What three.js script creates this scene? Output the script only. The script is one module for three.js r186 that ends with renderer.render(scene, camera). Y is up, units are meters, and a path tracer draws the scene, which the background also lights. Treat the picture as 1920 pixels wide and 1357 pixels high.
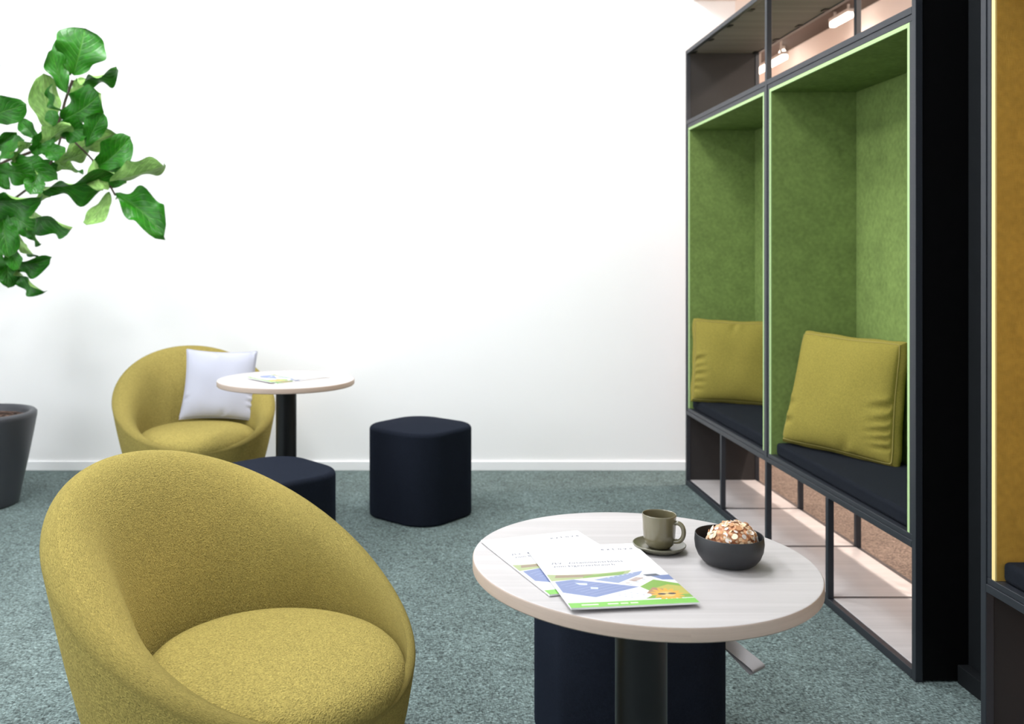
import * as THREE from 'three';
import { RoundedBoxGeometry } from 'three/addons/geometries/RoundedBoxGeometry.js';
import { mergeGeometries, mergeVertices } from 'three/addons/utils/BufferGeometryUtils.js';
import { RectAreaLightUniformsLib } from 'three/addons/lights/RectAreaLightUniformsLib.js';

// ------------------------------------------------------------------ camera, light, exposure
const W = 1920, H = 1357, F = 1705, PX = 787, PY = 480, EYE = 1.27;
const scene = new THREE.Scene();
scene.background = new THREE.Color(0.93, 0.97, 1.0);             // even overcast sky, outside the window
scene.backgroundIntensity = 2;
const camera = new THREE.PerspectiveCamera(2 * Math.atan(H / 2 / F) * 180 / Math.PI, W / H, 0.05, 60);
camera.setViewOffset(W, H, W / 2 - PX, H / 2 - PY, W, H);      // shifted lens: level camera, horizon above the middle
camera.position.set(0, EYE, 0);
camera.lookAt(0, EYE, -1);
camera.focus = 1.95;
camera.userData.fStop = 5;
const renderer = new THREE.WebGLRenderer({ antialias: true });
renderer.toneMapping = THREE.LinearToneMapping;
renderer.toneMappingExposure = 1.0;
renderer.shadowMap.enabled = true;
RectAreaLightUniformsLib.init();
const CEILING = 3.7, HALL_CEILING = 2.95;
const PANEL_GLOW = 38, WINDOW_GLOW = 2.8, HALL_GLOW = 15;                         // luminance of the room's panels, candela of the hall's lamps
const DAY = new THREE.Color(0.97, 0.985, 1.0), SKYLIGHT = new THREE.Color(0.92, 0.965, 1.0), WARM = new THREE.Color(1.0, 0.84, 0.73);

// ------------------------------------------------------------------ helpers
let seed = 7;
const rnd = () => { seed = (seed * 1664525 + 1013904223) >>> 0; return seed / 4294967296; };
const lerp = (a, b, t) => a + (b - a) * t, clamp = (x, a = 0, b = 1) => Math.min(b, Math.max(a, x));
const smooth = (a, b, x) => { const t = clamp((x - a) / (b - a)); return t * t * (3 - 2 * t); };
const at = (px, py, d) => new THREE.Vector3((px - PX) * d / F, EYE - (py - PY) * d / F, -d);
const taken = {};
function numbered(n) { const k = taken[n] = (taken[n] ?? -1) + 1; return k ? n + '_' + String(k).padStart(3, '0') : n; }
function tag(o, label, category, group, kind) {
  if (label) o.userData.label = label;
  if (category) o.userData.category = category;
  if (group) o.userData.group = group;
  if (kind) o.userData.kind = kind;
  return o;
}
function thing(name, label, category, [x, y, z] = [0, 0, 0], turn = 0, group) {
  const o = new THREE.Group(); o.name = numbered(name); scene.add(o);
  o.position.set(x, y, z); o.rotation.y = turn;
  return tag(o, label, category, group);
}
function part(name, geo, mat, parent, label) {
  const m = new THREE.Mesh(geo, mat); m.name = name; parent.add(m);
  if (label) m.userData.label = label;
  return m;
}
function single(name, geo, mat, label, category, group) {
  const m = new THREE.Mesh(geo, mat); m.name = numbered(name); scene.add(m);
  return tag(m, label, category, group);
}
function struct(name, geo, mat, label) {
  const m = new THREE.Mesh(geo, mat); m.name = numbered(name); scene.add(m);
  m.userData.kind = 'structure'; if (label) m.userData.label = label;
  return m;
}
// uv in metres from the side each face points to
function metricUV(g) {
  g = g.index ? g.toNonIndexed() : g;
  const p = g.attributes.position, uv = new Float32Array(p.count * 2), a = new THREE.Vector3(), b = new THREE.Vector3(), c = new THREE.Vector3();
  for (let i = 0; i < p.count; i += 3) {
    a.fromBufferAttribute(p, i); b.fromBufferAttribute(p, i + 1); c.fromBufferAttribute(p, i + 2);
    const n = b.clone().sub(a).cross(c.clone().sub(a)), ax = Math.abs(n.x), ay = Math.abs(n.y), az = Math.abs(n.z);
    [a, b, c].forEach((v, k) => {
      const q = ay >= ax && ay >= az ? [v.x, v.z] : ax >= az ? [v.z, v.y] : [v.x, v.y];
      uv[(i + k) * 2] = q[0]; uv[(i + k) * 2 + 1] = q[1];
    });
  }
  g.setAttribute('uv', new THREE.BufferAttribute(uv, 2));
  return g;
}
// box from min to max corner, edges rounded by r
function box(x0, x1, y0, y1, z0, z1, r = 0.002) {
  const w = x1 - x0, h = y1 - y0, d = z1 - z0;
  const g = r > 0 ? new RoundedBoxGeometry(w, h, d, 2, Math.min(r, w / 2.01, h / 2.01, d / 2.01)) : new THREE.BoxGeometry(w, h, d);
  g.translate((x0 + x1) / 2, (y0 + y1) / 2, (z0 + z1) / 2);
  return metricUV(g);
}
// box in (X, y, distance): distances run away from the camera
const dbox = (x0, x1, y0, y1, d0, d1, r) => box(x0, x1, y0, y1, -Math.max(d0, d1), -Math.min(d0, d1), r);
// surface from a function of two parameters; fn(u, v) -> [x, y, z]
function surface(fn, nu, nv, { wrapU = false, uvScale = [1, 1] } = {}) {
  const pos = [], uv = [], idx = [];
  for (let j = 0; j <= nv; j++) for (let i = 0; i <= nu; i++) {
    pos.push(...fn(i / nu, j / nv)); uv.push(i / nu * uvScale[0], j / nv * uvScale[1]);
  }
  for (let j = 0; j < nv; j++) for (let i = 0; i < nu; i++) {
    const a = j * (nu + 1) + i, b = a + 1, c = a + nu + 1, d = c + 1;
    idx.push(a, b, d, a, d, c);
  }
  const g = new THREE.BufferGeometry();
  g.setAttribute('position', new THREE.Float32BufferAttribute(pos, 3));
  g.setAttribute('uv', new THREE.Float32BufferAttribute(uv, 2));
  g.setIndex(idx); g.computeVertexNormals();
  if (wrapU) {
    const n = g.attributes.normal;
    for (let j = 0; j <= nv; j++) {
      const a = j * (nu + 1), b = a + nu;
      const v = new THREE.Vector3().fromBufferAttribute(n, a).add(new THREE.Vector3().fromBufferAttribute(n, b)).normalize();
      n.setXYZ(a, v.x, v.y, v.z); n.setXYZ(b, v.x, v.y, v.z);
    }
  }
  return g;
}
const lathe = (pts, seg = 64) => new THREE.LatheGeometry(pts.map(([x, y]) => new THREE.Vector2(x, y)), seg);
function roundedSquare(s, r) {
  const h = s / 2, q = new THREE.Shape();
  q.moveTo(-h + r, -h); q.lineTo(h - r, -h); q.absarc(h - r, -h + r, r, -Math.PI / 2, 0);
  q.lineTo(h, h - r); q.absarc(h - r, h - r, r, 0, Math.PI / 2);
  q.lineTo(-h + r, h); q.absarc(-h + r, h - r, r, Math.PI / 2, Math.PI);
  q.lineTo(-h, -h + r); q.absarc(-h + r, -h + r, r, Math.PI, Math.PI * 1.5);
  return q;
}
const tube = (pts, r, seg = 40, rad = 10) => new THREE.TubeGeometry(new THREE.CatmullRomCurve3(pts.map(p => p.isVector3 ? p : new THREE.Vector3(...p))), seg, r, rad);

// ------------------------------------------------------------------ textures
function field(n, rx, ry = rx, passes = 2) {           // tiling noise, softened over rx by ry pixels, mean 0, deviation 1
  let a = new Float32Array(n * n); for (let i = 0; i < a.length; i++) a[i] = rnd() - 0.5;
  const blur = (src, r, dx) => {
    if (r < 1) return src;
    const out = new Float32Array(n * n), k = 2 * r + 1;
    for (let line = 0; line < n; line++) {
      const I = (i) => dx ? line * n + ((i % n) + n) % n : (((i % n) + n) % n) * n + line;
      let s = 0; for (let i = -r; i <= r; i++) s += src[I(i)];
      for (let i = 0; i < n; i++) { out[I(i)] = s / k; s += src[I(i + r + 1)] - src[I(i - r)]; }
    }
    return out;
  };
  for (let p = 0; p < passes; p++) { a = blur(a, rx, true); a = blur(a, ry, false); }
  let m = 0, v = 0; for (const x of a) m += x; m /= a.length; for (const x of a) v += (x - m) ** 2; v = Math.sqrt(v / a.length) || 1;
  for (let i = 0; i < a.length; i++) a[i] = (a[i] - m) / v;
  return a;
}
function texture(n, metres, fn, srgb) {                // fn(i) -> [r, g, b] in 0..255
  const d = new Uint8Array(n * n * 4);
  for (let i = 0; i < n * n; i++) { const c = fn(i); d[i * 4] = clamp(c[0], 0, 255); d[i * 4 + 1] = clamp(c[1], 0, 255); d[i * 4 + 2] = clamp(c[2], 0, 255); d[i * 4 + 3] = 255; }
  const t = new THREE.DataTexture(d, n, n);
  t.wrapS = t.wrapT = THREE.RepeatWrapping; t.magFilter = THREE.LinearFilter; t.minFilter = THREE.LinearMipmapLinearFilter; t.generateMipmaps = true;
  if (srgb) t.colorSpace = THREE.SRGBColorSpace;
  t.repeat.set(1 / metres, 1 / metres); t.needsUpdate = true;
  return t;
}
const tone = (base, amount) => base.map(c => c * (1 + amount));
const grey = (v) => [v, v, v];

// wool felt of the armchairs: fine curled grain
const wA = field(512, 2, 2), wB = field(512, 1, 1, 1), wC = field(512, 40, 40);
const woolBump = texture(512, 0.24, i => grey(128 + 38 * wA[i] + 18 * wB[i]));
const woolColour = (c, amount = 0.07) => texture(512, 0.24, i => tone(c, amount * (wA[i] * 0.8 + wB[i] * 0.4)), true);
// carpet: short slanting tufts, light and dark
const N = 1024, cA = field(N, 3, 1), cB = field(N, 1, 3), cP = field(N, 14, 14), cL = field(N, 90, 90), cF = field(N, 0, 0, 1);
const slant = (a, i, s) => { const y = (i / N) | 0, x = i % N; return a[y * N + ((x + s * y) % N + N) % N]; };
const carpetValue = new Float32Array(N * N);
for (let i = 0; i < N * N; i++) {
  const t = smooth(-0.5, 0.5, cP[i]);
  carpetValue[i] = 0.75 * lerp(slant(cA, i, 1), slant(cA, i, -1), t) + 0.45 * cB[i] + 0.12 * cF[i];
}
const carpetMap = (c, amount) => texture(N, 0.9, i => tone(c, amount * carpetValue[i] + 0.015 * cP[i] + 0.02 * cL[i]), true);
const carpetBump = texture(N, 0.9, i => grey(128 + 45 * carpetValue[i]));
// pale oak
const oA = field(N, 120, 2), oB = field(N, 260, 9), oC = field(N, 30, 0, 1);
const oakMap = (c, amount = 0.03) => texture(N, 1.3, i => tone(c, amount * (0.9 * oB[i] + 0.7 * oA[i] + 0.35 * oC[i])), true);
// felt board: fibrous mottling
const fA = field(512, 5, 5), fB = field(512, 0, 5, 1), fC = field(512, 5, 0, 1), fD = field(512, 26, 26);
const feltMap = (c, amount = 0.05) => texture(512, 0.5, i => tone(c, amount * (0.7 * fA[i] + 0.3 * fB[i] + 0.3 * fC[i] + 0.5 * fD[i])), true);
const feltBump = texture(512, 0.5, i => grey(128 + 25 * fA[i] + 25 * fB[i] + 20 * fC[i]));
// plain weave
const weaveBump = texture(256, 0.08, i => { const x = i % 256, y = (i / 256) | 0; return grey(128 + 50 * Math.sin(x * Math.PI / 4) * Math.sin(y * Math.PI / 4) + 14 * (rnd() - 0.5)); });
const fineBump = texture(256, 0.3, i => grey(128 + 30 * (rnd() - 0.5)));

// ------------------------------------------------------------------ materials
const std = (o) => new THREE.MeshStandardMaterial({ roughness: 0.8, ...o });
const phys = (o) => new THREE.MeshPhysicalMaterial({ roughness: 0.8, ...o });
const M = {
  wall: std({ color: 0xf4f4f5, roughness: 0.9 }),
  ceiling: std({ color: 0xf2f2f2, roughness: 0.95 }),
  baseboard: std({ color: 0xf3f4f6, roughness: 0.5 }),
  carpet: phys({ specularIntensity: 0.2, map: carpetMap([97, 110, 109], 0.2), bumpMap: carpetBump, bumpScale: 0.004, roughness: 1 }),
  hallCarpet: phys({ specularIntensity: 0.2, map: carpetMap([116, 104, 96], 0.15), bumpMap: carpetBump, bumpScale: 0.004, roughness: 1 }),
  hallWall: std({ color: 0xf2e8e2, roughness: 0.9 }),
  hallCeiling: std({ color: 0x40342d, roughness: 0.7 }),
  soffit: std({ color: 0xdcd6d0, roughness: 0.9 }),
  darkWall: phys({ specularIntensity: 0.4, color: 0x121518, roughness: 0.7 }),
  metal: phys({ specularIntensity: 0.7, color: 0x2c2f35, roughness: 0.4, metalness: 0.2 }),
  blackPanel: phys({ specularIntensity: 0.25, color: 0x070708, roughness: 0.55 }),
  charcoalPanel: phys({ specularIntensity: 0.4, color: 0x2c2a2a, roughness: 0.6 }),
  topBoard: phys({ specularIntensity: 0.4, map: oakMap([92, 88, 87], 0.03), roughness: 0.7 }),
  oak: std({ map: oakMap([177, 173, 173], 0.014), roughness: 0.45 }),
  oakEdge: std({ map: oakMap([178, 160, 147], 0.02), roughness: 0.5 }),
  greenFelt: phys({ specularIntensity: 0.15, map: feltMap([112, 132, 74], 0.035), bumpMap: feltBump, bumpScale: 0.0006, roughness: 1 }),
  greenEdge: phys({ specularIntensity: 0.15, color: 0xa9c48e, roughness: 0.95 }),
  goldFelt: phys({ specularIntensity: 0.15, map: feltMap([178, 142, 66], 0.025), bumpMap: feltBump, bumpScale: 0.0006, roughness: 1 }),
  goldEdge: phys({ specularIntensity: 0.15, color: 0xecd592, roughness: 0.95 }),
  wool: phys({ specularIntensity: 0.15, map: woolColour([150, 136, 76]), bumpMap: woolBump, bumpScale: 0.002, roughness: 1, sheen: 0.25, sheenRoughness: 0.6, sheenColor: new THREE.Color(0xd8cc86) }),
  pillowWool: phys({ specularIntensity: 0.15, map: woolColour([139, 128, 62], 0.03), bumpMap: fineBump, bumpScale: 0.0004, roughness: 1, sheen: 0.25, sheenRoughness: 0.5, sheenColor: new THREE.Color(0xd8cc86) }),
  piping: phys({ specularIntensity: 0.2, color: 0x968a50, roughness: 1 }),
  greyCotton: phys({ specularIntensity: 0.2, color: 0xb2b4c2, bumpMap: weaveBump, bumpScale: 0.0003, roughness: 0.95, sheen: 0.2 }),
  navy: phys({ specularIntensity: 0.1, map: woolColour([26, 30, 39], 0.05), bumpMap: weaveBump, bumpScale: 0.0005, roughness: 0.95, sheen: 0.1, sheenColor: new THREE.Color(0x6078a8) }),
  seatPad: phys({ specularIntensity: 0.1, map: woolColour([26, 29, 35], 0.05), bumpMap: weaveBump, bumpScale: 0.0005, roughness: 0.95, sheen: 0.1, sheenColor: new THREE.Color(0x9098a8) }),
  column: std({ color: 0x0f1012, roughness: 0.36, metalness: 0.2 }),
  strap: std({ color: 0xb0aeb0, roughness: 0.6, bumpMap: weaveBump, bumpScale: 0.0006 }),
  glaze: phys({ color: 0x665f46, roughness: 0.3, clearcoat: 0.9, clearcoatRoughness: 0.14 }),
  saucer: phys({ color: 0x625f4e, roughness: 0.35, clearcoat: 0.6, clearcoatRoughness: 0.2 }),
  bowl: std({ color: 0x222326, roughness: 0.5 }),
  pot: std({ color: 0x3b3d43, roughness: 0.42 }),
  soil: phys({ specularIntensity: 0.3, map: feltMap([105, 84, 74], 0.35), bumpMap: feltBump, bumpScale: 0.02, roughness: 1 }),
  bark: std({ color: 0x4a3b30, roughness: 0.9, bumpMap: feltBump, bumpScale: 0.003 }),
  paper: std({ color: 0xdedede, roughness: 0.6 }),
  lampShell: std({ color: 0xd8d4d0, roughness: 0.5 }),
  panelFrame: std({ color: 0xf0f0f0, roughness: 0.5 }),
};

// ------------------------------------------------------------------ the room
const LEFT = -3.6, FRONT = -2.6, BACK = 5.40, RIGHT = 1.88;
struct('floor', dbox(LEFT - 0.12, 1.86, -0.1, 0, FRONT - 0.12, BACK + 0.12, 0), M.carpet, 'teal grey woven carpet');
struct('wall_back', dbox(LEFT - 0.12, 1.873, 0, CEILING, BACK, BACK + 0.12, 0), M.wall, 'bright white plaster wall');
const WIN = { d0: -2.0, d1: 3.0, y0: 0.85, y1: 2.75 };         // opening in the left wall, outside the frame
{
  const w = struct('wall_left', dbox(LEFT - 0.12, LEFT, 0, WIN.y0, FRONT, BACK, 0), M.wall);
  for (const [y0, y1, d0, d1] of [[WIN.y1, CEILING, FRONT, BACK], [WIN.y0, WIN.y1, FRONT, WIN.d0], [WIN.y0, WIN.y1, WIN.d1, BACK]]) part('wall_section', dbox(LEFT - 0.12, LEFT, y0, y1, d0, d1, 0), M.wall, w);
  const n = 4, f = 0.06, win = struct('window_1', dbox(LEFT - 0.10, LEFT + 0.03, WIN.y0 - 0.03, WIN.y0, WIN.d0 - 0.03, WIN.d1 + 0.03), M.baseboard, 'long window with white frame in the left wall');
  for (const [y0, y1] of [[WIN.y0, WIN.y0 + f], [WIN.y1 - f, WIN.y1]]) part('window_frame', dbox(LEFT - 0.10, LEFT - 0.04, y0, y1, WIN.d0, WIN.d1), M.baseboard, win);
  for (let k = 0; k <= n; k++) { const d = lerp(WIN.d0, WIN.d1 - f, k / n); part('mullion', dbox(LEFT - 0.10, LEFT - 0.04, WIN.y0 + f, WIN.y1 - f, d, d + f), M.baseboard, win); }
  for (let k = 0; k < n; k++) part('pane', dbox(LEFT - 0.076, LEFT - 0.07, WIN.y0 + f, WIN.y1 - f, lerp(WIN.d0, WIN.d1 - f, k / n) + f, lerp(WIN.d0, WIN.d1 - f, (k + 1) / n), 0), phys({ color: 0xffffff, transmission: 1, thickness: 0, roughness: 0, ior: 1.45 }), win);
  const l = new THREE.RectAreaLight(SKYLIGHT, WINDOW_GLOW, WIN.d1 - WIN.d0 - 0.1, WIN.y1 - WIN.y0 - 0.1);
  l.position.set(LEFT - 0.03, (WIN.y0 + WIN.y1) / 2, -(WIN.d0 + WIN.d1) / 2); l.rotation.y = -Math.PI / 2; l.name = 'daylight'; scene.add(l);
}
struct('wall_front', dbox(LEFT - 0.12, RIGHT + 0.12, 0, CEILING, FRONT - 0.12, FRONT, 0), M.wall);
struct('wall_right', dbox(RIGHT, RIGHT + 0.12, 0, CEILING, FRONT, 1.2, 0), M.wall);
struct('ceiling', dbox(LEFT - 0.12, RIGHT, CEILING, CEILING + 0.12, FRONT - 0.12, BACK + 0.12, 0), M.ceiling);
struct('baseboard_back', dbox(LEFT, 1.873, 0, 0.053, BACK - 0.013, BACK, 0.002), M.baseboard, 'white skirting board');
struct('trim', dbox(1.628, 1.873, 2.783, CEILING, BACK - 0.34, BACK, 0.002), M.soffit, 'pale boxed soffit at the top of the wall');
struct('wall_pillar', dbox(1.633, RIGHT, 0, CEILING, 2.398, 2.706, 0), M.darkWall, 'dark wall between the two seating units');
struct('baseboard_pillar', dbox(1.600, 1.633, 0, 0.055, 2.398, 2.706, 0.002), M.darkWall, 'dark skirting board');
// the hall behind the seating units
const HX = 3.02, HEND = 9.2, HSTART = 0.6;
struct('floor_hall', dbox(1.86, HX + 0.12, -0.1, 0, HSTART - 0.12, HEND + 0.12, 0), M.hallCarpet, 'brown carpet in the hall behind');
struct('wall_hall', dbox(HX, HX + 0.12, 0, HALL_CEILING, HSTART, HEND, 0), M.hallWall, 'warm beige hall wall');
struct('wall_hall_end', dbox(1.873, HX + 0.12, 0, HALL_CEILING, HEND, HEND + 0.12, 0), M.hallWall);
struct('wall_hall_near', dbox(RIGHT + 0.12, HX + 0.12, 0, HALL_CEILING, HSTART - 0.12, HSTART, 0), M.hallWall);
struct('wall_hall_pier', dbox(1.873, 1.985, 0, HALL_CEILING, BACK, HEND, 0), M.hallWall, 'beige wall end beside the white wall');
struct('ceiling_hall', dbox(RIGHT, HX + 0.12, HALL_CEILING, CEILING + 0.12, HSTART - 0.12, HEND + 0.12, 0), M.hallCeiling, 'dark brown hall ceiling');

// ------------------------------------------------------------------ lamps
function ceilingPanel(x, d) {
  const t = thing('ceiling_light', 'flat white rectangular light panel on the ceiling', 'ceiling light', [x, CEILING, -d], 0, 'light panels on the room ceiling');
  const w = 0.62, l = 0.62;
  part('frame', mergeGeometries([
    box(-w / 2 - 0.02, w / 2 + 0.02, -0.03, 0, -l / 2 - 0.02, -l / 2), box(-w / 2 - 0.02, w / 2 + 0.02, -0.03, 0, l / 2, l / 2 + 0.02),
    box(-w / 2 - 0.02, -w / 2, -0.03, 0, -l / 2, l / 2), box(w / 2, w / 2 + 0.02, -0.03, 0, -l / 2, l / 2)]), M.panelFrame, t);
  part('diffuser', box(-w / 2, w / 2, -0.022, -0.004, -l / 2, l / 2, 0), std({ color: 0xffffff, emissive: DAY, emissiveIntensity: 2 }), t);
  const light = new THREE.RectAreaLight(DAY, PANEL_GLOW, w, l);
  light.position.set(0, -0.034, 0); light.rotation.x = -Math.PI / 2; light.name = 'panel_light'; t.add(light);
}
for (const [x, d] of [[0.3, 4.0], [-1.5, 4.0], [-0.1, 2.4], [-1.9, 2.4], [-1.9, 0.6]]) ceilingPanel(x, d);
const glowWarm = std({ color: 0xffffff, emissive: new THREE.Color(1, 0.9, 0.8), emissiveIntensity: 6 });
function downlight(d, x = 2.60) {
  const t = thing('hall_downlight', 'round glowing hall downlight above the seating units', 'lamp', [x, HALL_CEILING, -d], 0, 'hall downlights');
  part('rim', lathe([[0.085, 0], [0.105, 0], [0.105, -0.03], [0.09, -0.034], [0.085, -0.02]], 32), M.lampShell, t);
  part('lens', lathe([[0, -0.034], [0.06, -0.032], [0.088, -0.02]], 32), glowWarm, t);
  const s = new THREE.SpotLight(WARM, HALL_GLOW, 0, 1.42, 0.5, 2);
  s.position.set(0, -0.06, 0); s.target.position.set(0, -1, 0); s.shadow.radius = 4; s.name = 'spot'; t.add(s, s.target);
}
for (const d of [1.6, 2.8, 4.0, 5.2, 8.4]) downlight(d);
function barLamp(label, x, y, d, half) {
  const t = thing('hall_bar_lamp', label, 'lamp', [x, y, -d], 0, 'bar lamps in the hall');
  part('housing', box(-0.025, 0.025, 0.015, 0.04, -half, half, 0.006), M.lampShell, t);
  for (const z of [-half * 0.7, half * 0.7]) part('hanger', box(-0.006, 0.006, 0.04, HALL_CEILING - y, z, z + 0.012, 0), M.lampShell, t);
  part('tube', box(-0.022, 0.022, -0.022, 0.015, -half + 0.004, half - 0.004, 0.010), glowWarm, t);
  const l = new THREE.RectAreaLight(WARM, 24, 0.044, half * 2); l.position.set(0, -0.026, 0); l.rotation.x = -Math.PI / 2; l.name = 'tube_light'; t.add(l);
}
barLamp('short glowing bar lamp seen above the near green niche', 2.86, 2.875, 6.17, 0.14);
barLamp('long glowing bar lamp behind the middle post at the top', 2.80, 2.80, 7.27, 0.31);
{
  const s = thing('hall_bulb_lamp', 'small glowing bulb above the bar lamp beyond the shelf', 'lamp', [2.90, HALL_CEILING, -7.27], 0);
  part('socket', lathe([[0, 0], [0.02, 0], [0.02, -0.03], [0, -0.03]], 20), M.lampShell, s);
  part('bulb', lathe([[0, -0.03], [0.018, -0.032], [0.028, -0.05], [0.025, -0.07], [0.012, -0.082], [0, -0.084]], 24), glowWarm, s);
}

// ------------------------------------------------------------------ seating units
const FX = 1.477, BX = 1.880;                                   // front and back plane of the units
const T = 0.022;                                                // steel bar
function niche(unit, far, near, felt, edge) {                   // distances of the clear opening between two posts
  const g = new THREE.Group(); g.name = 'niche'; unit.add(g);
  const b = 0.018, e = 0.014, x0 = FX + 0.003, top = 1.998, bottom = 0.416;
  // grey inner frame
  part('frame_bar', dbox(x0, x0 + 0.03, top - 0.021, top, near, far), M.metal, g);
  part('frame_bar', dbox(x0, x0 + 0.03, bottom, bottom + 0.017, near, far), M.metal, g);
  part('frame_bar', dbox(x0, x0 + 0.03, bottom + 0.017, top - 0.021, near, near + b), M.metal, g);
  part('frame_bar', dbox(x0, x0 + 0.03, bottom + 0.017, top - 0.021, far - b, far), M.metal, g);
  const N0 = near + b, F0 = far - b, Y0 = bottom + 0.017, Y1 = top - 0.021;
  // pale cut edges of the felt boards
  part('felt_edge', dbox(x0 + 0.001, x0 + 0.006, Y1 - e, Y1, N0, F0, 0.001), edge, g, 'pale cut edge of the felt board');
  part('felt_edge', dbox(x0 + 0.001, x0 + 0.006, Y0, Y1 - e, N0, N0 + e, 0.001), edge, g, 'pale cut edge of the felt board');
  part('felt_edge', dbox(x0 + 0.001, x0 + 0.006, Y0, Y1 - e, F0 - e, F0, 0.001), edge, g, 'pale cut edge of the felt board');
  part('felt_panel', dbox(x0 + 0.006, 1.873, Y1 - e, Y1, N0, F0, 0.001), felt, g);
  part('felt_panel', dbox(x0 + 0.006, 1.873, Y0, Y1 - e, N0, N0 + e, 0.001), felt, g);
  part('felt_panel', dbox(x0 + 0.006, 1.873, Y0, Y1 - e, F0 - e, F0, 0.001), felt, g);
  part('felt_panel', dbox(1.843, 1.873, Y0, Y1 - e, N0 + e, F0 - e, 0.001), felt, g);
  part('back_board', dbox(1.8735, BX - 0.001, bottom, top, near, far, 0.001), M.blackPanel, g);
  part('seat_board', dbox(x0 + 0.03, 1.873, bottom, Y0, N0, F0, 0.001), M.blackPanel, g);
}
function seatingUnit(name, label, far, near, bays, felt, edge, brackets) {
  const u = thing(name, label, 'seating unit', [0, 0, 0]);
  const L = (far - near - T) / bays, top = 2.41;
  const fronts = []; for (let i = 0; i <= bays; i++) fronts.push(far - i * L);          // far edge of each full-height post
  for (const f of fronts) { part('post', dbox(FX, FX + T, 0, top, f - T, f), M.metal, u); part('post', dbox(BX - T, BX, 0, top, f - T, f), M.metal, u); }
  for (let i = 0; i < bays; i++) {
    const f = fronts[i] - T, n = fronts[i + 1], mid = (f + n) / 2;
    for (const [a, b] of [[0.002, 0.030], [0.394, 0.416], [1.998, 2.020], [2.388, 2.410]]) {
      part('rail', dbox(FX, FX + T, a, b, n, f), M.metal, u); part('rail', dbox(BX - T, BX, a, b, n, f), M.metal, u);
    }
    part('post', dbox(FX, FX + T, 0.03, 0.394, mid - T / 2, mid + T / 2), M.metal, u); part('post', dbox(BX - T, BX, 0.03, 0.394, mid - T / 2, mid + T / 2), M.metal, u);
    part('cross_bar', dbox(FX + T, BX - T, 0.006, 0.0325, mid - 0.0085, mid + 0.0085), M.metal, u);
    part('shelf_board', dbox(FX + T, BX - T, 0.012, 0.032, mid + 0.0088, f - (i ? -0.002 : 0)), M.oak, u, 'pale oak shelf board');
    part('shelf_board', dbox(FX + T, BX - T, 0.012, 0.032, n + (i < bays - 1 ? 0.0028 : 0), mid - 0.0088), M.oak, u, 'pale oak shelf board');
    part('top_panel', dbox(FX + T, BX - T, 2.392, 2.408, n, f), M.topBoard, u, 'dark grey top board');
    for (let k = 0; k < 4; k++) {                                // small fixing plates under the front and back top rails
      const d = lerp(f, n, (k + 0.12) / 4);
      part('bracket', dbox(FX + T, FX + T + 0.022, 2.388, 2.392, d - 0.02, d + 0.02, 0), M.blackPanel, u);
      part('bracket', dbox(BX - T - 0.022, BX - T, 2.388, 2.392, d - 0.02, d + 0.02, 0), M.blackPanel, u);
    }
    if (i) part('cross_bar', dbox(FX + T, BX - T, 0.006, 0.0325, fronts[i] - T / 2 - 0.0085, fronts[i] - T / 2 + 0.0085), M.metal, u);
    niche(u, f, n, felt, edge);
  }
  part('end_panel', dbox(FX + T, BX - T, 0.004, 2.406, far - 0.018, far - 0.003), M.charcoalPanel, u);
  part('end_panel', dbox(FX + T, BX - T, 0.004, 2.406, near + 0.003, near + 0.018), M.blackPanel, u);
  return u;
}
seatingUnit('seating_unit', 'tall black steel seating unit with two green felt niches', 5.055, 2.709, 2, M.greenFelt, M.greenEdge);
seatingUnit('seating_unit', 'black seating unit with mustard gold felt niche at the right edge', 2.395, 1.210, 1, M.goldFelt, M.goldEdge);
const pad = (far, near, label) => single('bench_cushion', dbox(1.497, 1.841, 0.4335, 0.487, near, far, 0.014), M.seatPad, label, 'cushion', 'black bench cushions');
pad(4.997, 3.930, 'black bench cushion in the far green niche');
pad(3.823, 2.770, 'black bench cushion in the near green niche');
pad(2.338, 1.268, 'black bench cushion in the mustard gold niche');

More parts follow.
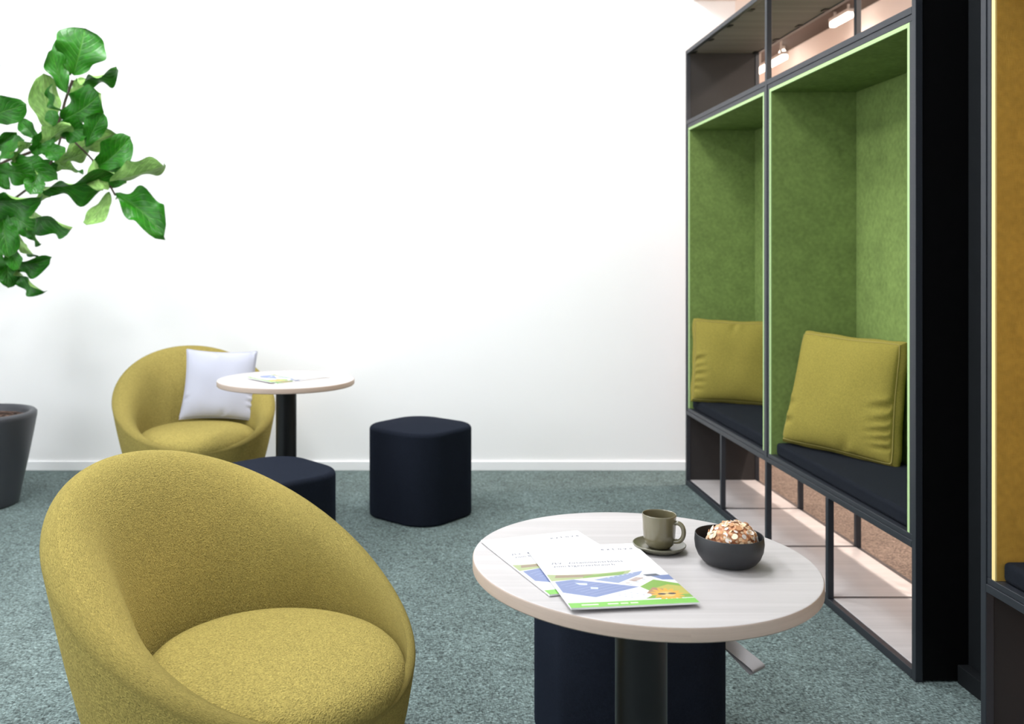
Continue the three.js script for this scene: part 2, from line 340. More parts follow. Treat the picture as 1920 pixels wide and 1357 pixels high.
// ------------------------------------------------------------------ pillows
function pillowParts(w, h, t, gusset, folds, s0, taper = 0, pinch = 0.055) {
  const wob = (k) => Math.sin(k * 12.9898 + s0 * 4.1) ;
  const outline = (u, v) => {                                     // -1..1; sides drawn in between the corners
    const k = 1 - 0.035 * (Math.abs(u * v)) ** 6 * (gusset > 0.01 ? 1 : 0), x = k * u * w / 2 * (1 - pinch * (1 - v * v)) * (1 - taper * v), y = k * v * h / 2 * (1 - pinch * (1 - u * u));
    return [x, y];
  };
  const bulge = (u, v) => Math.pow(Math.max(0, (1 - Math.abs(u) ** 2.6) * (1 - Math.abs(v) ** 2.6)), 0.5);
  const fold = (u, v, side) => {
    let f = 0;
    const eu = 1 - Math.abs(u), ev = 1 - Math.abs(v);
    for (let k = 0; k < folds.length; k++) {
      const [su, pos, depth, len, width] = folds[k];               // su: which side (0 right, 1 left, 2 top, 3 bottom)
      const along = su < 2 ? v : u, edge = su === 0 ? 1 - u : su === 1 ? 1 + u : su === 2 ? 1 - v : 1 + v;
      const a = (along - pos - 0.25 * edge * wob(k)) / width;
      f -= depth * Math.exp(-a * a) * smooth(len, 0, edge) * smooth(0, 0.05, edge);
      f += 0.5 * depth * Math.exp(-((a - 1.9) ** 2)) * smooth(len, 0, edge) * smooth(0, 0.05, edge);
    }
    f += 0.0035 * side * Math.sin(5 * u + 2 * v + s0) * Math.sin(4 * v - 1.7 * u + s0 * 2) * bulge(u, v);
    return f;
  };
  const n = 48, q = (x) => { const c = x * 2 - 1; return Math.sign(c) * (1 - Math.pow(1 - Math.abs(c), 1.35)); };
  const face = (side) => surface((a, b) => {
    const u = q(side > 0 ? a : 1 - a), v = q(b), [x, y] = outline(u, v);
    return [x, y, side * (gusset / 2 + (t - gusset) / 2 * bulge(u, v)) + side * fold(u, v, side)];
  }, n, n, { uvScale: [w, h] });
  const ring = [];
  for (const [u0, v0, u1, v1] of [[-1, -1, 1, -1], [1, -1, 1, 1], [1, 1, -1, 1], [-1, 1, -1, -1]])
    for (let i = 0; i < n; i++) ring.push([q(i / n) * (u1 - u0) / 2 + (u0 + u1) / 2, q(i / n) * (v1 - v0) / 2 + (v0 + v1) / 2]);
  ring.push(ring[0]);
  const sides = gusset > 0.004 ? surface((a, b) => {
    const k = Math.round(a * (ring.length - 1)), [x, y] = outline(...ring[k]), m = Math.sin(Math.PI * b), cr = 1 + (0.016 * m + 0.0015 * m * Math.sin(k * 0.45 + s0)) / (w / 2);
    return [x * cr, y * cr, gusset * (b - 0.5)];
  }, ring.length - 1, 8, { uvScale: [2 * (w + h), gusset] }) : null;
  const seam = tube(ring.slice(0, -1).filter((_, i) => i % 3 === 0).map(r => { const [x, y] = outline(...r); return new THREE.Vector3(x * 1.006, y * 1.006, gusset / 2); }).concat(), 0.0022, 200, 6);
  return { front: face(1), back: face(-1), sides, seam };
}
function pillow(name, label, group, mat, w, h, t, gusset, folds, s0, seamMat, taper, pinch) {
  const o = thing(name, label, 'pillow', [0, 0, 0], 0, group), p = pillowParts(w, h, t, gusset, folds, s0, taper, pinch);
  part('cover', mergeGeometries([p.front, p.back, ...(p.sides ? [p.sides] : [])]), mat, o);
  part('seam', p.seam, seamMat, o);
  return o;
}
// stand a pillow with the middle of its lower edge at p, facing yaw, leaning back, rolled
function stand(o, p, yaw, lean, roll, h) {
  o.rotation.order = 'YXZ'; o.rotation.set(-lean, yaw, roll);
  const up = new THREE.Vector3(0, 1, 0).applyEuler(o.rotation);
  o.position.copy(p).addScaledVector(up, h / 2);
}
const foldsA = [[0, -0.05, 0.016, 0.5, 0.05], [0, -0.28, 0.012, 0.45, 0.045], [0, -0.45, 0.013, 0.5, 0.04], [0, -0.6, 0.012, 0.45, 0.04], [0, -0.75, 0.012, 0.4, 0.04], [1, -0.3, 0.01, 0.3, 0.06], [1, -0.65, 0.012, 0.3, 0.06], [2, -0.4, 0.006, 0.3, 0.06], [3, 0.2, 0.01, 0.35, 0.08]];
const foldsB = [[1, 0.0, 0.016, 0.4, 0.05], [1, -0.2, 0.012, 0.4, 0.04], [1, -0.36, 0.014, 0.45, 0.045], [1, -0.55, 0.012, 0.4, 0.04], [1, -0.72, 0.01, 0.35, 0.04], [2, 0.0, 0.014, 0.35, 0.07], [0, -0.2, 0.012, 0.4, 0.05], [0, -0.5, 0.012, 0.4, 0.05]];
const foldsC = [[0, -0.1, 0.008, 0.3, 0.04], [0, -0.3, 0.01, 0.3, 0.035], [0, -0.5, 0.009, 0.3, 0.04], [0, -0.7, 0.011, 0.28, 0.04], [2, -0.2, 0.014, 0.28, 0.06], [2, 0.85, 0.008, 0.3, 0.04], [1, -0.45, 0.007, 0.25, 0.05], [3, 0.1, 0.008, 0.3, 0.08]];
{
  const p = pillow('throw_pillow', 'square mustard pillow with side seam leaning in the near green niche', 'mustard pillows in the green niches', M.pillowWool, 0.45, 0.455, 0.175, 0.06, foldsA, 1, M.piping, 0.07, 0.045);
  stand(p, new THREE.Vector3(1.655, 0.494, -3.595), -1.02, 0.18, -0.035, 0.455);
  const r = pillow('throw_pillow', 'square mustard pillow in the far green niche, half behind the middle post', 'mustard pillows in the green niches', M.pillowWool, 0.42, 0.43, 0.165, 0.05, foldsB, 2, M.piping, 0.0, 0.05);
  stand(r, new THREE.Vector3(1.668, 0.491, -4.835), -0.34, 0.16, -0.02, 0.43);
}

// ------------------------------------------------------------------ armchairs
const chairProfile = (th) => {                                    // th = 0 at the front
  const r0 = 0.27, s = 0.26, h0 = 0.54, m = 0.505, c = Math.cos(th);
  const ro = (r0 + s * h0) / (1 + s * m * c), h = h0 - m * ro * c;
  const back = 0.5 - 0.5 * c, side = Math.sin(th) ** 2;
  const ys = 0.30, e = lerp(0.016, 0.034, smooth(0, 0.4, back));
  const ri = Math.min(0.07 * c + Math.sqrt(0.283 ** 2 - (0.07 * Math.sin(th)) ** 2), r0 + s * (h - e) - e - 0.004);
  const pts = [[0.235, 0.048], [0.262, 0.05], [0.278, 0.062]];
  for (let k = 0; k <= 16; k++) { const y = lerp(0.075, h - e, k / 16); pts.push([r0 + s * y + 0.010 * Math.sin(Math.PI * k / 16), y]); }
  const rt = r0 + s * (h - e);
  for (let k = 1; k <= 8; k++) { const a = Math.PI / 2 * k / 8; pts.push([rt - e + e * Math.cos(a), h - e + e * Math.sin(a)]); }
  const room = rt - e - ri;                                       // from the crest inwards: a soft roll, then down to the seat
  const arm = smooth(0.1, 0.95, Math.abs(Math.sin(th))) * smooth(-1, -0.2, c);   // arms are padded wider than the back
  const q = [[rt - e, h], [rt - e - Math.max(0.006, lerp(0.5, 0.98, arm) * room), h - 0.002], [lerp(ri, rt - e, lerp(0.2, 0.06, arm)), lerp(ys, h, lerp(0.48, 0.72, arm))], [ri, ys]];
  for (let k = 1; k <= 26; k++) {
    const t = k / 26, u = 1 - t;
    pts.push([0, 1].map(i => u ** 3 * q[0][i] + 3 * u * u * t * q[1][i] + 3 * u * t * t * q[2][i] + t ** 3 * q[3][i]));
  }
  pts.push([ri * 0.93, 0.292], [ri * 0.5, 0.292], [0.001, 0.292]);
  return pts;
};
function armchair(label, x, d, turn) {
  const o = thing('armchair', label, 'armchair', [x, 0, -d], turn, 'mustard tub armchairs');
  const nu = 128, rows = chairProfile(0).length, prof = []; for (let i = 0; i <= nu; i++) prof.push(chairProfile(i / nu * Math.PI * 2));
  part('shell', surface((u, v) => {
    const i = Math.round(u * nu), [r, y] = prof[i][Math.round(v * (rows - 1))], th = u * Math.PI * 2;
    return [r * Math.sin(th), y, r * Math.cos(th)];
  }, nu, rows - 1, { wrapU: true, uvScale: [2.4, 1.5] }), M.wool, o);
  const prof2 = [[0, 0.296], [0.24, 0.296], [0.266, 0.306], [0.279, 0.324], [0.286, 0.344], [0.2875, 0.358], [0.285, 0.371], [0.278, 0.384], [0.265, 0.396], [0.244, 0.406], [0.21, 0.415], [0.16, 0.422], [0.1, 0.426], [0.0005, 0.428]];
  const c = surface((u, v) => {
    const k = v * (prof2.length - 1), i = Math.min(prof2.length - 2, Math.floor(k)), f = k - i, r = lerp(prof2[i][0], prof2[i + 1][0], f), y = lerp(prof2[i][1], prof2[i + 1][1], f), th = u * Math.PI * 2;
    return [r * Math.sin(th), y, 0.07 + r * Math.cos(th)];
  }, 96, (prof2.length - 1) * 2, { wrapU: true, uvScale: [1.8, 0.5] });
  // planar weave on the cushion so that the grain does not run together in the middle
  { const p = c.attributes.position, q = c.attributes.uv; for (let i = 0; i < p.count; i++) q.setXY(i, p.getX(i), p.getZ(i) - p.getY(i) * 0.7); }
  part('seat_cushion', c, M.wool, o);
  part('base', lathe([[0, 0], [0.20, 0], [0.215, 0.006], [0.215, 0.03], [0.2, 0.05], [0, 0.05]], 48), M.column, o);
  return o;
}
armchair('large mustard tub armchair in the foreground, empty', -0.375, 2.03, 57 * Math.PI / 180);
armchair('mustard tub armchair by the white wall with grey pillow', -1.13, 4.60, 20 * Math.PI / 180);
{
  const g = pillow('throw_pillow', 'light grey pillow with pointed corners on the far armchair', null, M.greyCotton, 0.375, 0.365, 0.12, 0.002, foldsC, 3, M.greyCotton, 0.03, 0.075);
  stand(g, new THREE.Vector3(-1.045, 0.428, -4.70), 0.16, 0.30, -0.05, 0.355);
}

// ------------------------------------------------------------------ stools
function stool(label, x, d, turn) {
  const o = thing('stool', label, 'stool', [x, 0, -d], turn, 'navy cube stools');
  const s = 0.44, e = 0.012;
  const up = (g, y) => { g.rotateX(-Math.PI / 2); g.translate(0, y, 0); return metricUV(g); };
  const body = new THREE.ExtrudeGeometry(roundedSquare(s - 2 * e, 0.13), { depth: 0.405, bevelEnabled: true, bevelSize: e, bevelThickness: e, bevelSegments: 4, curveSegments: 16 });
  part('body', up(body, 0.013), M.navy, o);
  // slightly domed top pad
  const n = 24, edge = roundedSquare(s, 0.142).getSpacedPoints(120);
  const dome = surface((a, b) => {
    const { x, y } = edge[Math.round(a * 120) % 120], [k, h] = b < 0.4 ? [1 - 0.085 * (1 - Math.cos(b / 0.4 * Math.PI / 2)), 0.418 + 0.020 * Math.sin(b / 0.4 * Math.PI / 2)] : [0.915 * (1 - (b - 0.4) / 0.6) + 0.0001, 0.438 + 0.008 * (1 - (1 - (b - 0.4) / 0.6) ** 2)];
    return [x * k, h, -y * k];
  }, 120, n, { wrapU: true });
  { const p = dome.attributes.position, q = dome.attributes.uv; for (let i = 0; i < p.count; i++) q.setXY(i, p.getX(i), p.getZ(i)); }
  part('top_pad', dome, M.navy, o);
  return o;
}
stool('navy fabric cube stool standing alone before the white wall', 0.004, 4.50, Math.PI / 4 + 0.07);
stool('navy fabric cube stool behind the foreground armchair', -0.58, 3.55, Math.PI / 4 - 0.06);
const near3 = stool('dark fabric cube stool under the near round table', 0.545, 2.40, 0.20);
{ // webbing loop on its side
  const dir = new THREE.Vector3(0.62, -0.5, 0.6).normalize(), wide = new THREE.Vector3(0.9, 0.18, -0.44).normalize(), nrm = dir.clone().cross(wide).normalize();
  const o = new THREE.Vector3(0.762, 0.305, -2.33), ctr = new THREE.Vector3(0.545, 0, -2.40);
  const strap = surface((a, b) => {
    const s = a * 2 - 1, L = 0.125 * (1 - Math.abs(s) ** 3), off = 0.011 * Math.sin(Math.PI * s) * Math.sqrt(Math.abs(Math.cos(s * Math.PI / 2)) + 0.05);
    const p = o.clone().addScaledVector(dir, L * 1.0).addScaledVector(nrm, off).addScaledVector(wide, (b - 0.5) * 0.042).sub(ctr);
    p.applyAxisAngle(new THREE.Vector3(0, 1, 0), -0.20);
    return [p.x, p.y, p.z];
  }, 60, 2, { uvScale: [0.25, 0.032] });
  part('pull_strap', strap, std({ color: 0x979598, roughness: 0.6, bumpMap: weaveBump, bumpScale: 0.0006, side: THREE.DoubleSide }), near3, 'grey webbing loop');
}

// ------------------------------------------------------------------ tables
const TOP = EYE - 0.558;
function table(label, x, d) {
  const o = thing('round_table', label, 'table', [x, 0, -d], 0, 'round pedestal tables');
  const R = 0.31, t = 0.025, g = lathe([[0, TOP - 0.0005], [R - 0.004, TOP - 0.0005], [R - 0.0015, TOP - 0.0015]], 128), p = g.attributes.position, q = g.attributes.uv;
  for (let i = 0; i < p.count; i++) q.setXY(i, p.getX(i), p.getZ(i));
  g.scale(1, 1, 1);
  const rim = lathe([[R - 0.0015, TOP - 0.0015], [R, TOP - 0.004], [R, TOP - t + 0.003], [R - 0.003, TOP - t], [0, TOP - t]], 128);
  { const rq = rim.attributes.uv, rp = rim.attributes.position; for (let i = 0; i < rp.count; i++) rq.setXY(i, rq.getX(i) * 2, rp.getY(i)); }
  part('tabletop', g, M.oak, o, 'pale whitened oak top');
  part('edge_band', rim, M.oakEdge, o);
  part('column', lathe([[0.047, 0.012], [0.047, TOP - t - 0.012], [0.085, TOP - t - 0.008], [0.085, TOP - t]], 48), M.column, o, 'black tubular column');
  part('base_plate', lathe([[0, 0], [0.19, 0], [0.195, 0.004], [0.19, 0.010], [0.06, 0.014], [0, 0.014]], 64), M.column, o);
}
table('round pale oak table in the foreground with cup and bowl', 0.408, 1.677);
table('round pale oak table beside the far armchair', -0.608, 4.14);

// ------------------------------------------------------------------ booklets
function cover() {
  const cv = document.createElement('canvas'); cv.width = 840; cv.height = 1188;
  const c = cv.getContext('2d'), poly = (f, ...p) => { c.fillStyle = f; c.beginPath(); p.forEach(([x, y], i) => i ? c.lineTo(x, y) : c.moveTo(x, y)); c.closePath(); c.fill(); };
  c.fillStyle = '#dedede'; c.fillRect(0, 0, 840, 1188);
  c.fillStyle = '#23283f'; c.font = 'bold 50px sans-serif'; c.textAlign = 'left';
  [...'extova'].forEach((ch, i) => c.fillText(ch, 540 + i * 44, 130));
  c.fillStyle = '#3c4054'; c.font = 'bold 46px sans-serif';
  c.fillText('ZEV \u2013 Zusammenschluss', 90, 390); c.fillText('zum Eigenverbrauch', 90, 452);
  // printed picture: solar roofs, white houses, meadow with a flower
  const ink = (r, g, b) => 'rgb(' + r + ',' + g + ',' + b + ')';
  c.save(); c.beginPath(); c.moveTo(0, 590); c.bezierCurveTo(200, 620, 420, 610, 620, 560); c.lineTo(840, 560); c.lineTo(840, 1188); c.lineTo(0, 1188); c.closePath(); c.clip();
  c.fillStyle = ink(214, 214, 218); c.fillRect(0, 540, 840, 700);
  poly(ink(150, 162, 116), [0, 590], [620, 560], [560, 640], [0, 720]);
  poly(ink(136, 118, 98), [60, 610], [330, 620], [250, 660], [40, 660]);
  poly(ink(116, 148, 74), [250, 640], [560, 590], [520, 650], [230, 680]);
  poly(ink(126, 139, 170), [290, 720], [690, 585], [640, 660], [440, 800]);
  poly(ink(110, 123, 162), [20, 730], [160, 700], [560, 880], [210, 1030], [20, 930]);
  c.strokeStyle = ink(150, 160, 190); c.lineWidth = 3;
  for (let k = 1; k < 8; k++) { c.beginPath(); c.moveTo(lerp(20, 210, k / 8), lerp(760, 1020, k / 8)); c.lineTo(lerp(160, 560, k / 8), lerp(700, 880, k / 8)); c.stroke(); }
  poly(ink(190, 200, 214), [150, 760], [230, 780], [220, 810], [170, 800]); poly(ink(190, 200, 214), [230, 850], [280, 860], [270, 890], [225, 880]);
  poly(ink(222, 222, 224), [210, 1030], [560, 880], [620, 1010], [420, 1090], [20, 1080], [20, 930]);
  poly(ink(222, 222, 224), [440, 800], [640, 660], [740, 740], [560, 880]);
  poly(ink(165, 150, 145), [520, 760], [600, 700], [640, 730], [560, 790]);
  poly(ink(112, 150, 62), [560, 880], [700, 760], [840, 850], [840, 1100], [520, 1090], [620, 1010]);
  poly(ink(164, 158, 76), [640, 920], [760, 860], [840, 900], [840, 1040], [600, 1040]);
  poly(ink(152, 114, 88), [560, 1000], [640, 900], [700, 940], [640, 1060]);
  poly(ink(104, 118, 156), [700, 690], [840, 680], [840, 780], [760, 770]); poly(ink(78, 84, 95), [660, 660], [760, 650], [780, 690], [680, 700]);
  c.fillStyle = ink(198, 150, 56); for (let k = 0; k < 14; k++) { c.save(); c.translate(690, 1030); c.rotate(k / 14 * 6.283); c.beginPath(); c.ellipse(62, 0, 48, 15, 0, 0, 6.3); c.fill(); c.restore(); }
  c.fillStyle = ink(200, 172, 104); c.beginPath(); c.ellipse(690, 1030, 52, 42, 0, 0, 6.3); c.fill();
  c.fillStyle = ink(46, 41, 60); c.beginPath(); c.ellipse(655, 1022, 27, 14, 0, 0, 6.3); c.fill(); c.beginPath(); c.ellipse(725, 1022, 27, 14, 0, 0, 6.3); c.fill(); c.fillRect(650, 1016, 80, 5);
  c.fillStyle = ink(154, 160, 172); for (let k = 0; k < 4; k++) for (let j = 0; j < 3; j++) c.fillRect(330 + j * 46 + k * 34, 985 + k * 22 - j * 18, 20, 12);
  for (let k = 0; k < 3; k++) { c.fillStyle = ink(141, 116, 104); c.fillRect(486 + k * 62, 800 - k * 42, 34, 12); c.fillStyle = ink(168, 173, 182); c.fillRect(500 + k * 62, 822 - k * 42, 26, 22); }
  c.fillStyle = ink(188, 196, 216); for (let k = 0; k < 6; k++) c.fillRect(400 + k * 38, 688 - k * 13, 16, 9);
  c.restore();
  c.fillStyle = ink(110, 173, 70); c.fillRect(0, 1108, 840, 80);
  c.fillStyle = ink(206, 220, 198); c.fillRect(80, 1138, 110, 16); c.fillRect(250, 1138, 70, 16); c.fillRect(335, 1138, 50, 16); c.fillRect(400, 1138, 50, 16);
  const t = new THREE.CanvasTexture(cv); t.colorSpace = THREE.SRGBColorSpace; t.anisotropy = 8; return t;
}
const coverMat = std({ map: cover(), roughness: 0.45 });
function booklet(label, x, y, d, turn, group, curl = 0.004) {
  const o = thing('booklet', label, 'booklet', [x, y, -d], turn, group), w = 0.21, l = 0.297, t = 0.003;
  const lift = (u, v) => curl * (Math.max(0, 0.25 - u) * 4) ** 2 * 0.5 + curl * (Math.max(0, v - 0.8) * 5) ** 2 * 0.6;
  part('cover', surface((u, v) => [(u - 0.5) * w, t + lift(u, v), (0.5 - v) * l], 12, 16), coverMat, o, 'printed cover with solar roofs and green strip');
  part('pages', mergeGeometries([
    surface((u, v) => [(u - 0.5) * w, t + lift(u, 0) - (1 - v) * t, 0.5 * l], 12, 1), surface((u, v) => [(0.5 - u) * w, t + lift(1 - u, 1) - (1 - v) * t, -0.5 * l], 12, 1),
    surface((u, v) => [0.5 * w, t + lift(1, u) - (1 - v) * t, (0.5 - u) * l], 12, 1), surface((u, v) => [-0.5 * w, t + lift(0, 1 - u) - (1 - v) * t, (u - 0.5) * l], 12, 1),
    surface((u, v) => [(u - 0.5) * w, lift(u, 1 - v), (v - 0.5) * l], 12, 16)]), M.paper, o);
  return o;
}
booklet('white booklet lying underneath, its corner over the table edge', 0.2655, TOP, 1.663, 0.32, null, 0.002);
{ const b = booklet('white booklet with solar roofs on top of the other booklet', 0.323, TOP + 0.0052, 1.580, 0.12, null, 0.001); }
booklet('lower booklet of the two on the far table', -0.590, TOP, 4.150, -0.80, 'booklets on the far table', 0.001);
booklet('upper booklet of the two on the far table', -0.605, TOP + 0.0045, 4.150, -0.86, 'booklets on the far table', 0.001);

// ------------------------------------------------------------------ cup, saucer, bowl, pastry
single('saucer', (() => { const g = lathe([[0, 0.001], [0.030, 0], [0.040, 0.002], [0.0485, 0.0085], [0.0495, 0.0115], [0.0482, 0.0125], [0.0465, 0.011], [0.040, 0.0055], [0.028, 0.0045], [0, 0.0045]], 64); g.translate(0.4556, TOP, -1.73); return g; })(), M.saucer, 'small olive grey saucer under the cup on the near table', 'saucer');
{
  const o = thing('coffee_cup', 'olive grey ceramic cup with handle on the saucer', 'cup', [0.4556, TOP + 0.0047, -1.73]);
  part('body', lathe([[0, 0.001], [0.017, 0], [0.021, 0.002], [0.0265, 0.008], [0.0292, 0.018], [0.0305, 0.035], [0.0317, 0.0615], [0.0316, 0.0635], [0.0305, 0.0638], [0.0296, 0.062], [0.0283, 0.035], [0.0268, 0.018], [0.023, 0.0085], [0, 0.006]], 64), M.glaze, o);
  const a = -0.62, dx = Math.cos(a), dz = -Math.sin(a);
  const hp = [[0.0285, 0.050], [0.037, 0.0515], [0.044, 0.0475], [0.0475, 0.038], [0.046, 0.027], [0.0395, 0.0185], [0.0285, 0.0155]].map(([r, y]) => new THREE.Vector3(r * dx, y, r * dz));
  const g = tube(hp, 0.0042, 40, 12);
  part('handle', g, M.glaze, o);
}
single('bowl', (() => { const g = lathe([[0, 0.001], [0.035, 0], [0.041, 0.0018], [0.0475, 0.006], [0.0545, 0.015], [0.0592, 0.027], [0.0608, 0.040], [0.0597, 0.0525], [0.0588, 0.0535], [0.0578, 0.0525], [0.0578, 0.040], [0.055, 0.027], [0.047, 0.013], [0.036, 0.0065], [0, 0.006]], 72); g.translate(0.562, TOP, -1.652); return g; })(), M.bowl, 'matte black bowl holding the pastry on the near table', 'bowl');
{
  const o = thing('almond_pastry', 'golden brown pastry with almond flakes in the black bowl', 'pastry', [0.568, TOP + 0.041, -1.652], 0.15);
  const g = mergeVertices(new THREE.IcosahedronGeometry(1, 24).deleteAttribute('uv').deleteAttribute('normal')), p = g.attributes.position, col = [], v = new THREE.Vector3();
  const bump = (q) => 0.5 * Math.sin(q.x * 7 + 1.3) * Math.sin(q.y * 6 + 0.4) * Math.sin(q.z * 7 + 2) + 0.3 * Math.sin(q.x * 15 + q.z * 9) * Math.sin(q.y * 14 + q.x * 5) + 0.2 * Math.sin(q.x * 31) * Math.sin(q.z * 29 + q.y * 20);
  for (let i = 0; i < p.count; i++) {
    v.fromBufferAttribute(p, i); const b = bump(v), s = 1 + 0.07 * b;
    const c = lerp(0, 1, smooth(-0.25, 0.45, b + 0.25 * Math.sin(v.x * 19 + v.y * 23))), r = [lerp(0.30, 0.66, c), lerp(0.10, 0.36, c), lerp(0.035, 0.19, c)];
    col.push(...r);
    p.setXYZ(i, v.x * 0.0455 * s, v.y * (v.y > 0 ? 0.033 : 0.03) * s, v.z * 0.036 * s);
  }
  g.setAttribute('color', new THREE.Float32BufferAttribute(col, 3)); g.computeVertexNormals();
  part('crust', g, std({ vertexColors: true, roughness: 0.6 }), o);
  const flake = new THREE.CylinderGeometry(1, 0.92, 0.22, 9), tones = [0xf2dcc0, 0xe2bf98, 0xdcc0a0, 0xb9855a, 0xe4ddd6].map(c => std({ color: c, roughness: 0.7 }));
  for (let k = 0; k < 170; k++) {
    const u = rnd(), th = rnd() * 6.283, y = lerp(0.08, 1, u), r = Math.sqrt(1 - y * y), n = new THREE.Vector3(r * Math.cos(th), y, r * Math.sin(th)), s = 1.02 + 0.07 * bump(n);
    const m = part('almond_flake', flake, tones[(rnd() * 5) | 0], o);
    m.position.set(n.x * 0.0455 * s, n.y * 0.033 * s, n.z * 0.036 * s);
    m.quaternion.setFromUnitVectors(new THREE.Vector3(0, 1, 0), new THREE.Vector3(n.x + (rnd() - 0.5) * 0.9, n.y + (rnd() - 0.5) * 0.6, n.z + (rnd() - 0.5) * 0.9).normalize());
    const q = lerp(0.003, 0.0065, rnd()); m.scale.set(q, 0.004, q * lerp(0.55, 1, rnd()));
  }
}

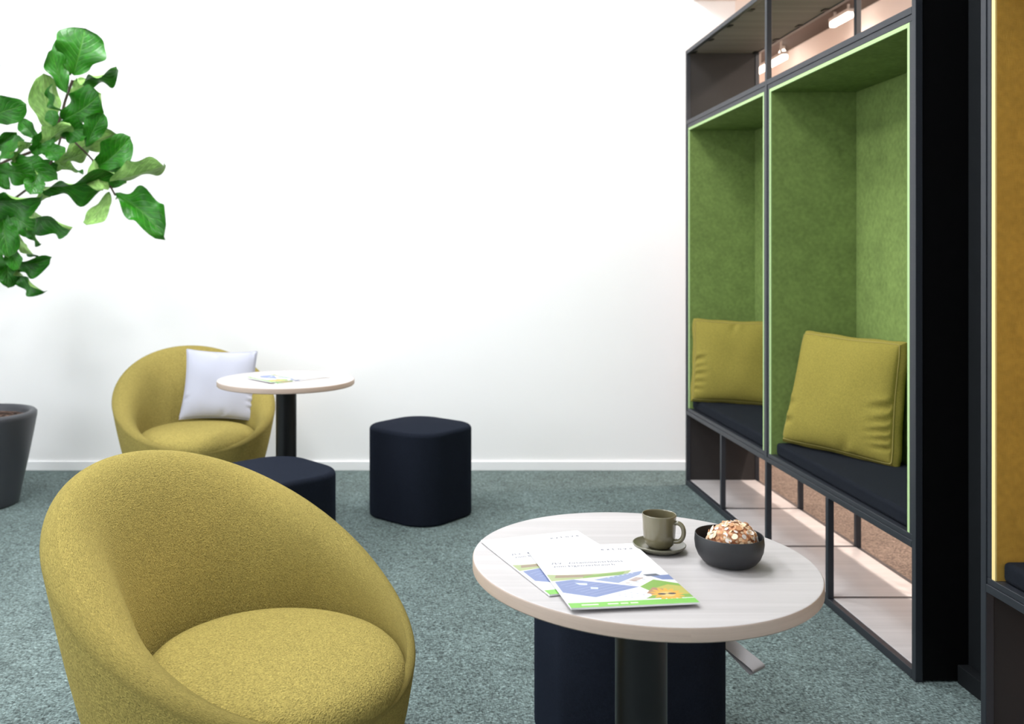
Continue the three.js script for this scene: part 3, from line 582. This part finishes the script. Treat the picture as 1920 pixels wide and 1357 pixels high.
// ------------------------------------------------------------------ plant
const POT = [-2.26, -4.66];
{
  const o = thing('plant_pot', 'large dark grey tapered plant pot at the left edge', 'plant pot', [POT[0], 0, POT[1]]);
  part('pot_body', lathe([[0, 0], [0.180, 0], [0.192, 0.008], [0.205, 0.08], [0.235, 0.22], [0.262, 0.36], [0.277, 0.445], [0.278, 0.462], [0.268, 0.472], [0.252, 0.474], [0.240, 0.468], [0.235, 0.45], [0.225, 0.40], [0, 0.40]], 72), M.pot, o);
  const soil = surface((u, v) => { const r = 0.2335 * v, th = u * 6.2832; return [r * Math.cos(th), 0.437 + 0.010 * Math.sin(9 * r * 10) * Math.cos(5 * th) * (1 - v) + 0.01 * (1 - v), -r * Math.sin(th)]; }, 48, 10, { wrapU: true });
  part('soil', metricUV(soil), M.soil, o, 'brown potting soil');
}
{
  const o = thing('fiddle_leaf_fig', 'leafy fig plant with big green leaves in the dark pot', 'plant', [POT[0], 0.44, POT[1]]);
  const local = (v) => v.clone().sub(o.position);
  // leaf shapes: unit length along y, unit width along x
  const shape = (k) => {
    const fold = 0.34 + 0.26 * Math.sin(k * 2.1), curl = 0.2 + 0.3 * Math.sin(k * 1.7 + 1), wav = 0.07 + 0.03 * Math.sin(k * 3), skew = 0.08 * Math.sin(k * 5.2);
    const half = (t) => 0.5 * Math.sqrt(Math.max(0, Math.sin(Math.PI * Math.pow(clamp(t), 1.45)))) * (1 - 0.14 * Math.exp(-(((t - 0.33) / 0.12) ** 2))) + 0.0015;
    return surface((a, b) => {
      const s = a * 2 - 1, t = b, w = half(t) * (1 + 0.07 * Math.sin(t * 15 + k + (s > 0 ? 0 : 2)));
      const x = s * w + skew * Math.sin(Math.PI * t), z = fold * Math.abs(s) * w * (1 - 0.6 * t) - curl * (t - 0.25) ** 2 * (t > 0.25 ? 1 : 0) + wav * Math.sin(t * 13 + k * 1.3 + (s > 0 ? 1.2 : 0)) * s * s;
      return [x, t, z];
    }, 12, 22);
  };
  const shapes = [], unders = [];
  for (let k = 0; k < 9; k++) {
    const g = shape(k), q = g.clone(), p = q.attributes.position, n = q.attributes.normal;
    for (let i = 0; i < p.count; i++) p.setXYZ(i, p.getX(i) - n.getX(i) * 0.004, p.getY(i) - n.getY(i) * 0.004, p.getZ(i) - n.getZ(i) * 0.004);   // the blade's thickness
    shapes.push(g); unders.push(q);
  }
  // veins: pale lines printed on the leaf, relief in the bump
  const vein = (i, n) => { const x = Math.abs((i % n) / n - 0.5) * 2, y = ((i / n) | 0) / n; const mid = Math.exp(-((x / 0.035) ** 2)), q = (y - 0.42 * x) * 7.5, d = Math.abs(q - Math.round(q)); return Math.max(mid, 0.75 * Math.exp(-((d / 0.09) ** 2)) * (1 - 0.5 * x)); };
  const vn = 256, vA = field(vn, 6, 6);
  const veinBump = texture(vn, 1, i => grey(190 - 110 * vein(i, vn) + 8 * vA[i]));
  const leafMat = (c, v, rough) => phys({ map: texture(vn, 1, i => { const w = vein(i, vn); return [0, 1, 2].map(k => lerp(c[k] * (1 + 0.06 * vA[i]), v[k], 0.55 * w)); }, true), bumpMap: veinBump, bumpScale: 0.004, roughness: rough, specularIntensity: 0.6, side: THREE.DoubleSide });
  const upper = leafMat([32, 98, 12], [86, 140, 44], 0.36), under = leafMat([124, 164, 86], [170, 200, 130], 0.55);   // glossy upper side, paler matt underside
  // [base x, y, tip x, y, seen width, side seen (u upper, n underside), distance, tip nearer by, roll side]
  const leaves = [
    [138, 141, 160, 54, 84, 'u', 4.55, 0.04, 1], [133, 142, 114, 66, 34, 'u', 4.60, 0.02, -1], [126, 176, 96, 94, 36, 'u', 4.5, 0.03, 1], [142, 152, 218, 139, 16, 'u', 4.5, 0.10, 1],
    [102, 250, 80, 146, 50, 'n', 4.72, 0.0, 1], [118, 224, 184, 178, 62, 'u', 4.5, 0.12, -1], [132, 182, 164, 150, 30, 'n', 4.7, 0.0, 1], [118, 212, 88, 160, 16, 'u', 4.62, 0.02, -1],
    [112, 242, 92, 206, 24, 'u', 4.56, 0.03, 1], [74, 284, 126, 222, 28, 'n', 4.42, 0.05, 1], [112, 250, 160, 244, 42, 'u', 4.46, 0.06, -1], [162, 276, 194, 212, 38, 'u', 4.44, 0.05, 1],
    [122, 290, 216, 246, 44, 'n', 4.72, -0.05, 1], [184, 312, 236, 262, 54, 'u', 4.5, 0.06, -1], [176, 300, 234, 342, 44, 'u', 4.6, 0.04, 1], [206, 340, 306, 316, 28, 'n', 4.45, 0.10, 1],
    [217, 364, 302, 428, 54, 'u', 4.45, 0.14, -1], [206, 360, 172, 432, 30, 'n', 4.5, 0.08, 1], [78, 350, 206, 352, 36, 'u', 4.46, 0.05, 1], [176, 298, 192, 362, 34, 'n', 4.5, 0.08, -1],
    [96, 308, 166, 284, 24, 'n', 4.66, 0.02, 1], [100, 318, 156, 318, 14, 'n', 4.62, 0.06, 1], [24, 302, 94, 322, 38, 'u', 4.46, 0.08, -1], [-14, 312, 66, 330, 34, 'u', 4.38, 0.05, 1],
    [72, 322, 56, 366, 34, 'u', 4.4, 0.08, -1], [-38, 376, 64, 386, 40, 'u', 4.42, 0.10, 1], [8, 398, 62, 430, 42, 'u', 4.6, 0.05, -1], [4, 400, 12, 472, 46, 'u', 4.42, 0.10, 1],
    [54, 390, 120, 438, 11, 'u', 4.5, 0.12, 1], [42, 428, 78, 456, 16, 'u', 4.56, 0.06, 1], [28, 426, 62, 486, 13, 'n', 4.62, 0.06, -1], [22, 488, 80, 500, 26, 'u', 4.5, 0.10, 1],
    [18, 476, 16, 538, 32, 'u', 4.5, 0.06, -1], [12, 460, 38, 506, 28, 'u', 4.44, 0.06, 1], [30, 502, 70, 552, 10, 'u', 4.52, 0.08, 1], [-26, 222, 32, 204, 50, 'u', 4.5, 0.10, -1],
    [72, 262, 34, 224, 26, 'u', 4.6, 0.02, 1], [-16, 284, 30, 252, 26, 'u', 4.6, 0.02, 1], [-10, 306, 46, 262, 24, 'u', 4.46, 0.06, -1], [22, 304, 66, 258, 12, 'n', 4.44, 0.04, 1],
    [58, 286, 94, 250, 34, 'u', 4.42, 0.05, 1], [72, 278, 120, 286, 28, 'u', 4.40, 0.06, -1], [64, 380, 96, 360, 16, 'n', 4.64, 0.02, 1], [-16, 322, 14, 348, 26, 'u', 4.5, 0.05, 1],
    [66, 300, 104, 318, 18, 'u', 4.6, 0.02, 1], [-10, 470, 10, 520, 26, 'u', 4.5, 0.06, -1],
    // the part of the crown outside the frame
    [-40, 190, -70, 90, 60, 'u', 4.6, 0.02, 1], [-50, 260, -130, 210, 60, 'u', 4.5, 0.05, -1], [-60, 330, -150, 350, 50, 'u', 4.5, 0.08, 1], [-50, 420, -120, 480, 50, 'u', 4.6, 0.05, -1], [-60, 150, -20, 80, 55, 'u', 4.7, 0, 1], [-80, 300, -160, 280, 45, 'u', 4.8, -0.1, 1]
  ];
  const CAM = new THREE.Vector3(0, EYE, 0);
  leaves.forEach(([bx, by, tx, ty, w, tn, d, nearer, side], k) => {
    const B = at(bx, by, d), Tp = at(tx, ty, d - nearer), along = Tp.clone().sub(B), L = along.length(); along.normalize();
    const seen = 1.1 * w * d / F, real = Math.max(seen, 0.5 * L), roll = side * Math.acos(clamp(seen / real, 0.05, 1)) + 0.12 * Math.sin(k * 3.3);
    const view = CAM.clone().sub(B).normalize(), nrm = view.addScaledVector(along, -view.dot(along)).normalize().applyAxisAngle(along, roll);
    const flip = tn === 'n', m = part('leaf', shapes[k % 9], upper, o);
    part('underside', unders[k % 9], under, m);
    if (flip) nrm.negate();
    m.matrix.makeBasis(new THREE.Vector3().crossVectors(along, nrm), along, nrm); m.quaternion.setFromRotationMatrix(m.matrix);
    m.position.copy(local(B)); m.scale.set(real, L, L);
  });
  const twig = (r, ...p) => part('branch', tube(p.map(([x, y, d]) => local(at(x, y, d))), r, 40, 8), M.bark, o, 'thin brown branch');
  const pot = [PX + POT[0] * F / 4.66, 826, 4.66];
  part('stem', tube([local(at(...pot)), local(at(-52, 640, 4.62)), local(at(-34, 520, 4.6)), local(at(-24, 420, 4.58)), local(at(-14, 330, 4.56)), local(at(0, 306, 4.55))], 0.012, 60, 10), M.bark, o, 'brown woody stem');
  twig(0.0075, [-4, 310, 4.55], [20, 298, 4.55], [45, 290, 4.55], [68, 280, 4.55], [98, 255, 4.55], [114, 220, 4.55], [122, 190, 4.55], [136, 150, 4.55]);
  twig(0.006, [-20, 400, 4.58], [30, 370, 4.56], [78, 330, 4.56], [98, 300, 4.56], [112, 265, 4.55], [116, 240, 4.56]);
  twig(0.005, [108, 256, 4.55], [136, 264, 4.55], [152, 278, 4.54], [172, 298, 4.52], [190, 322, 4.5], [204, 344, 4.49], [216, 366, 4.46]);
  twig(0.005, [-24, 430, 4.58], [0, 420, 4.57], [22, 440, 4.56], [20, 470, 4.54], [26, 496, 4.53]);
  twig(0.005, [-30, 330, 4.56], [-34, 260, 4.56], [-36, 190, 4.56]);
}

scene.traverse(o => { if (o.isMesh) { o.castShadow = true; o.receiveShadow = true; } if (o.isLight && o.shadow) o.castShadow = true; });
renderer.render(scene, camera);
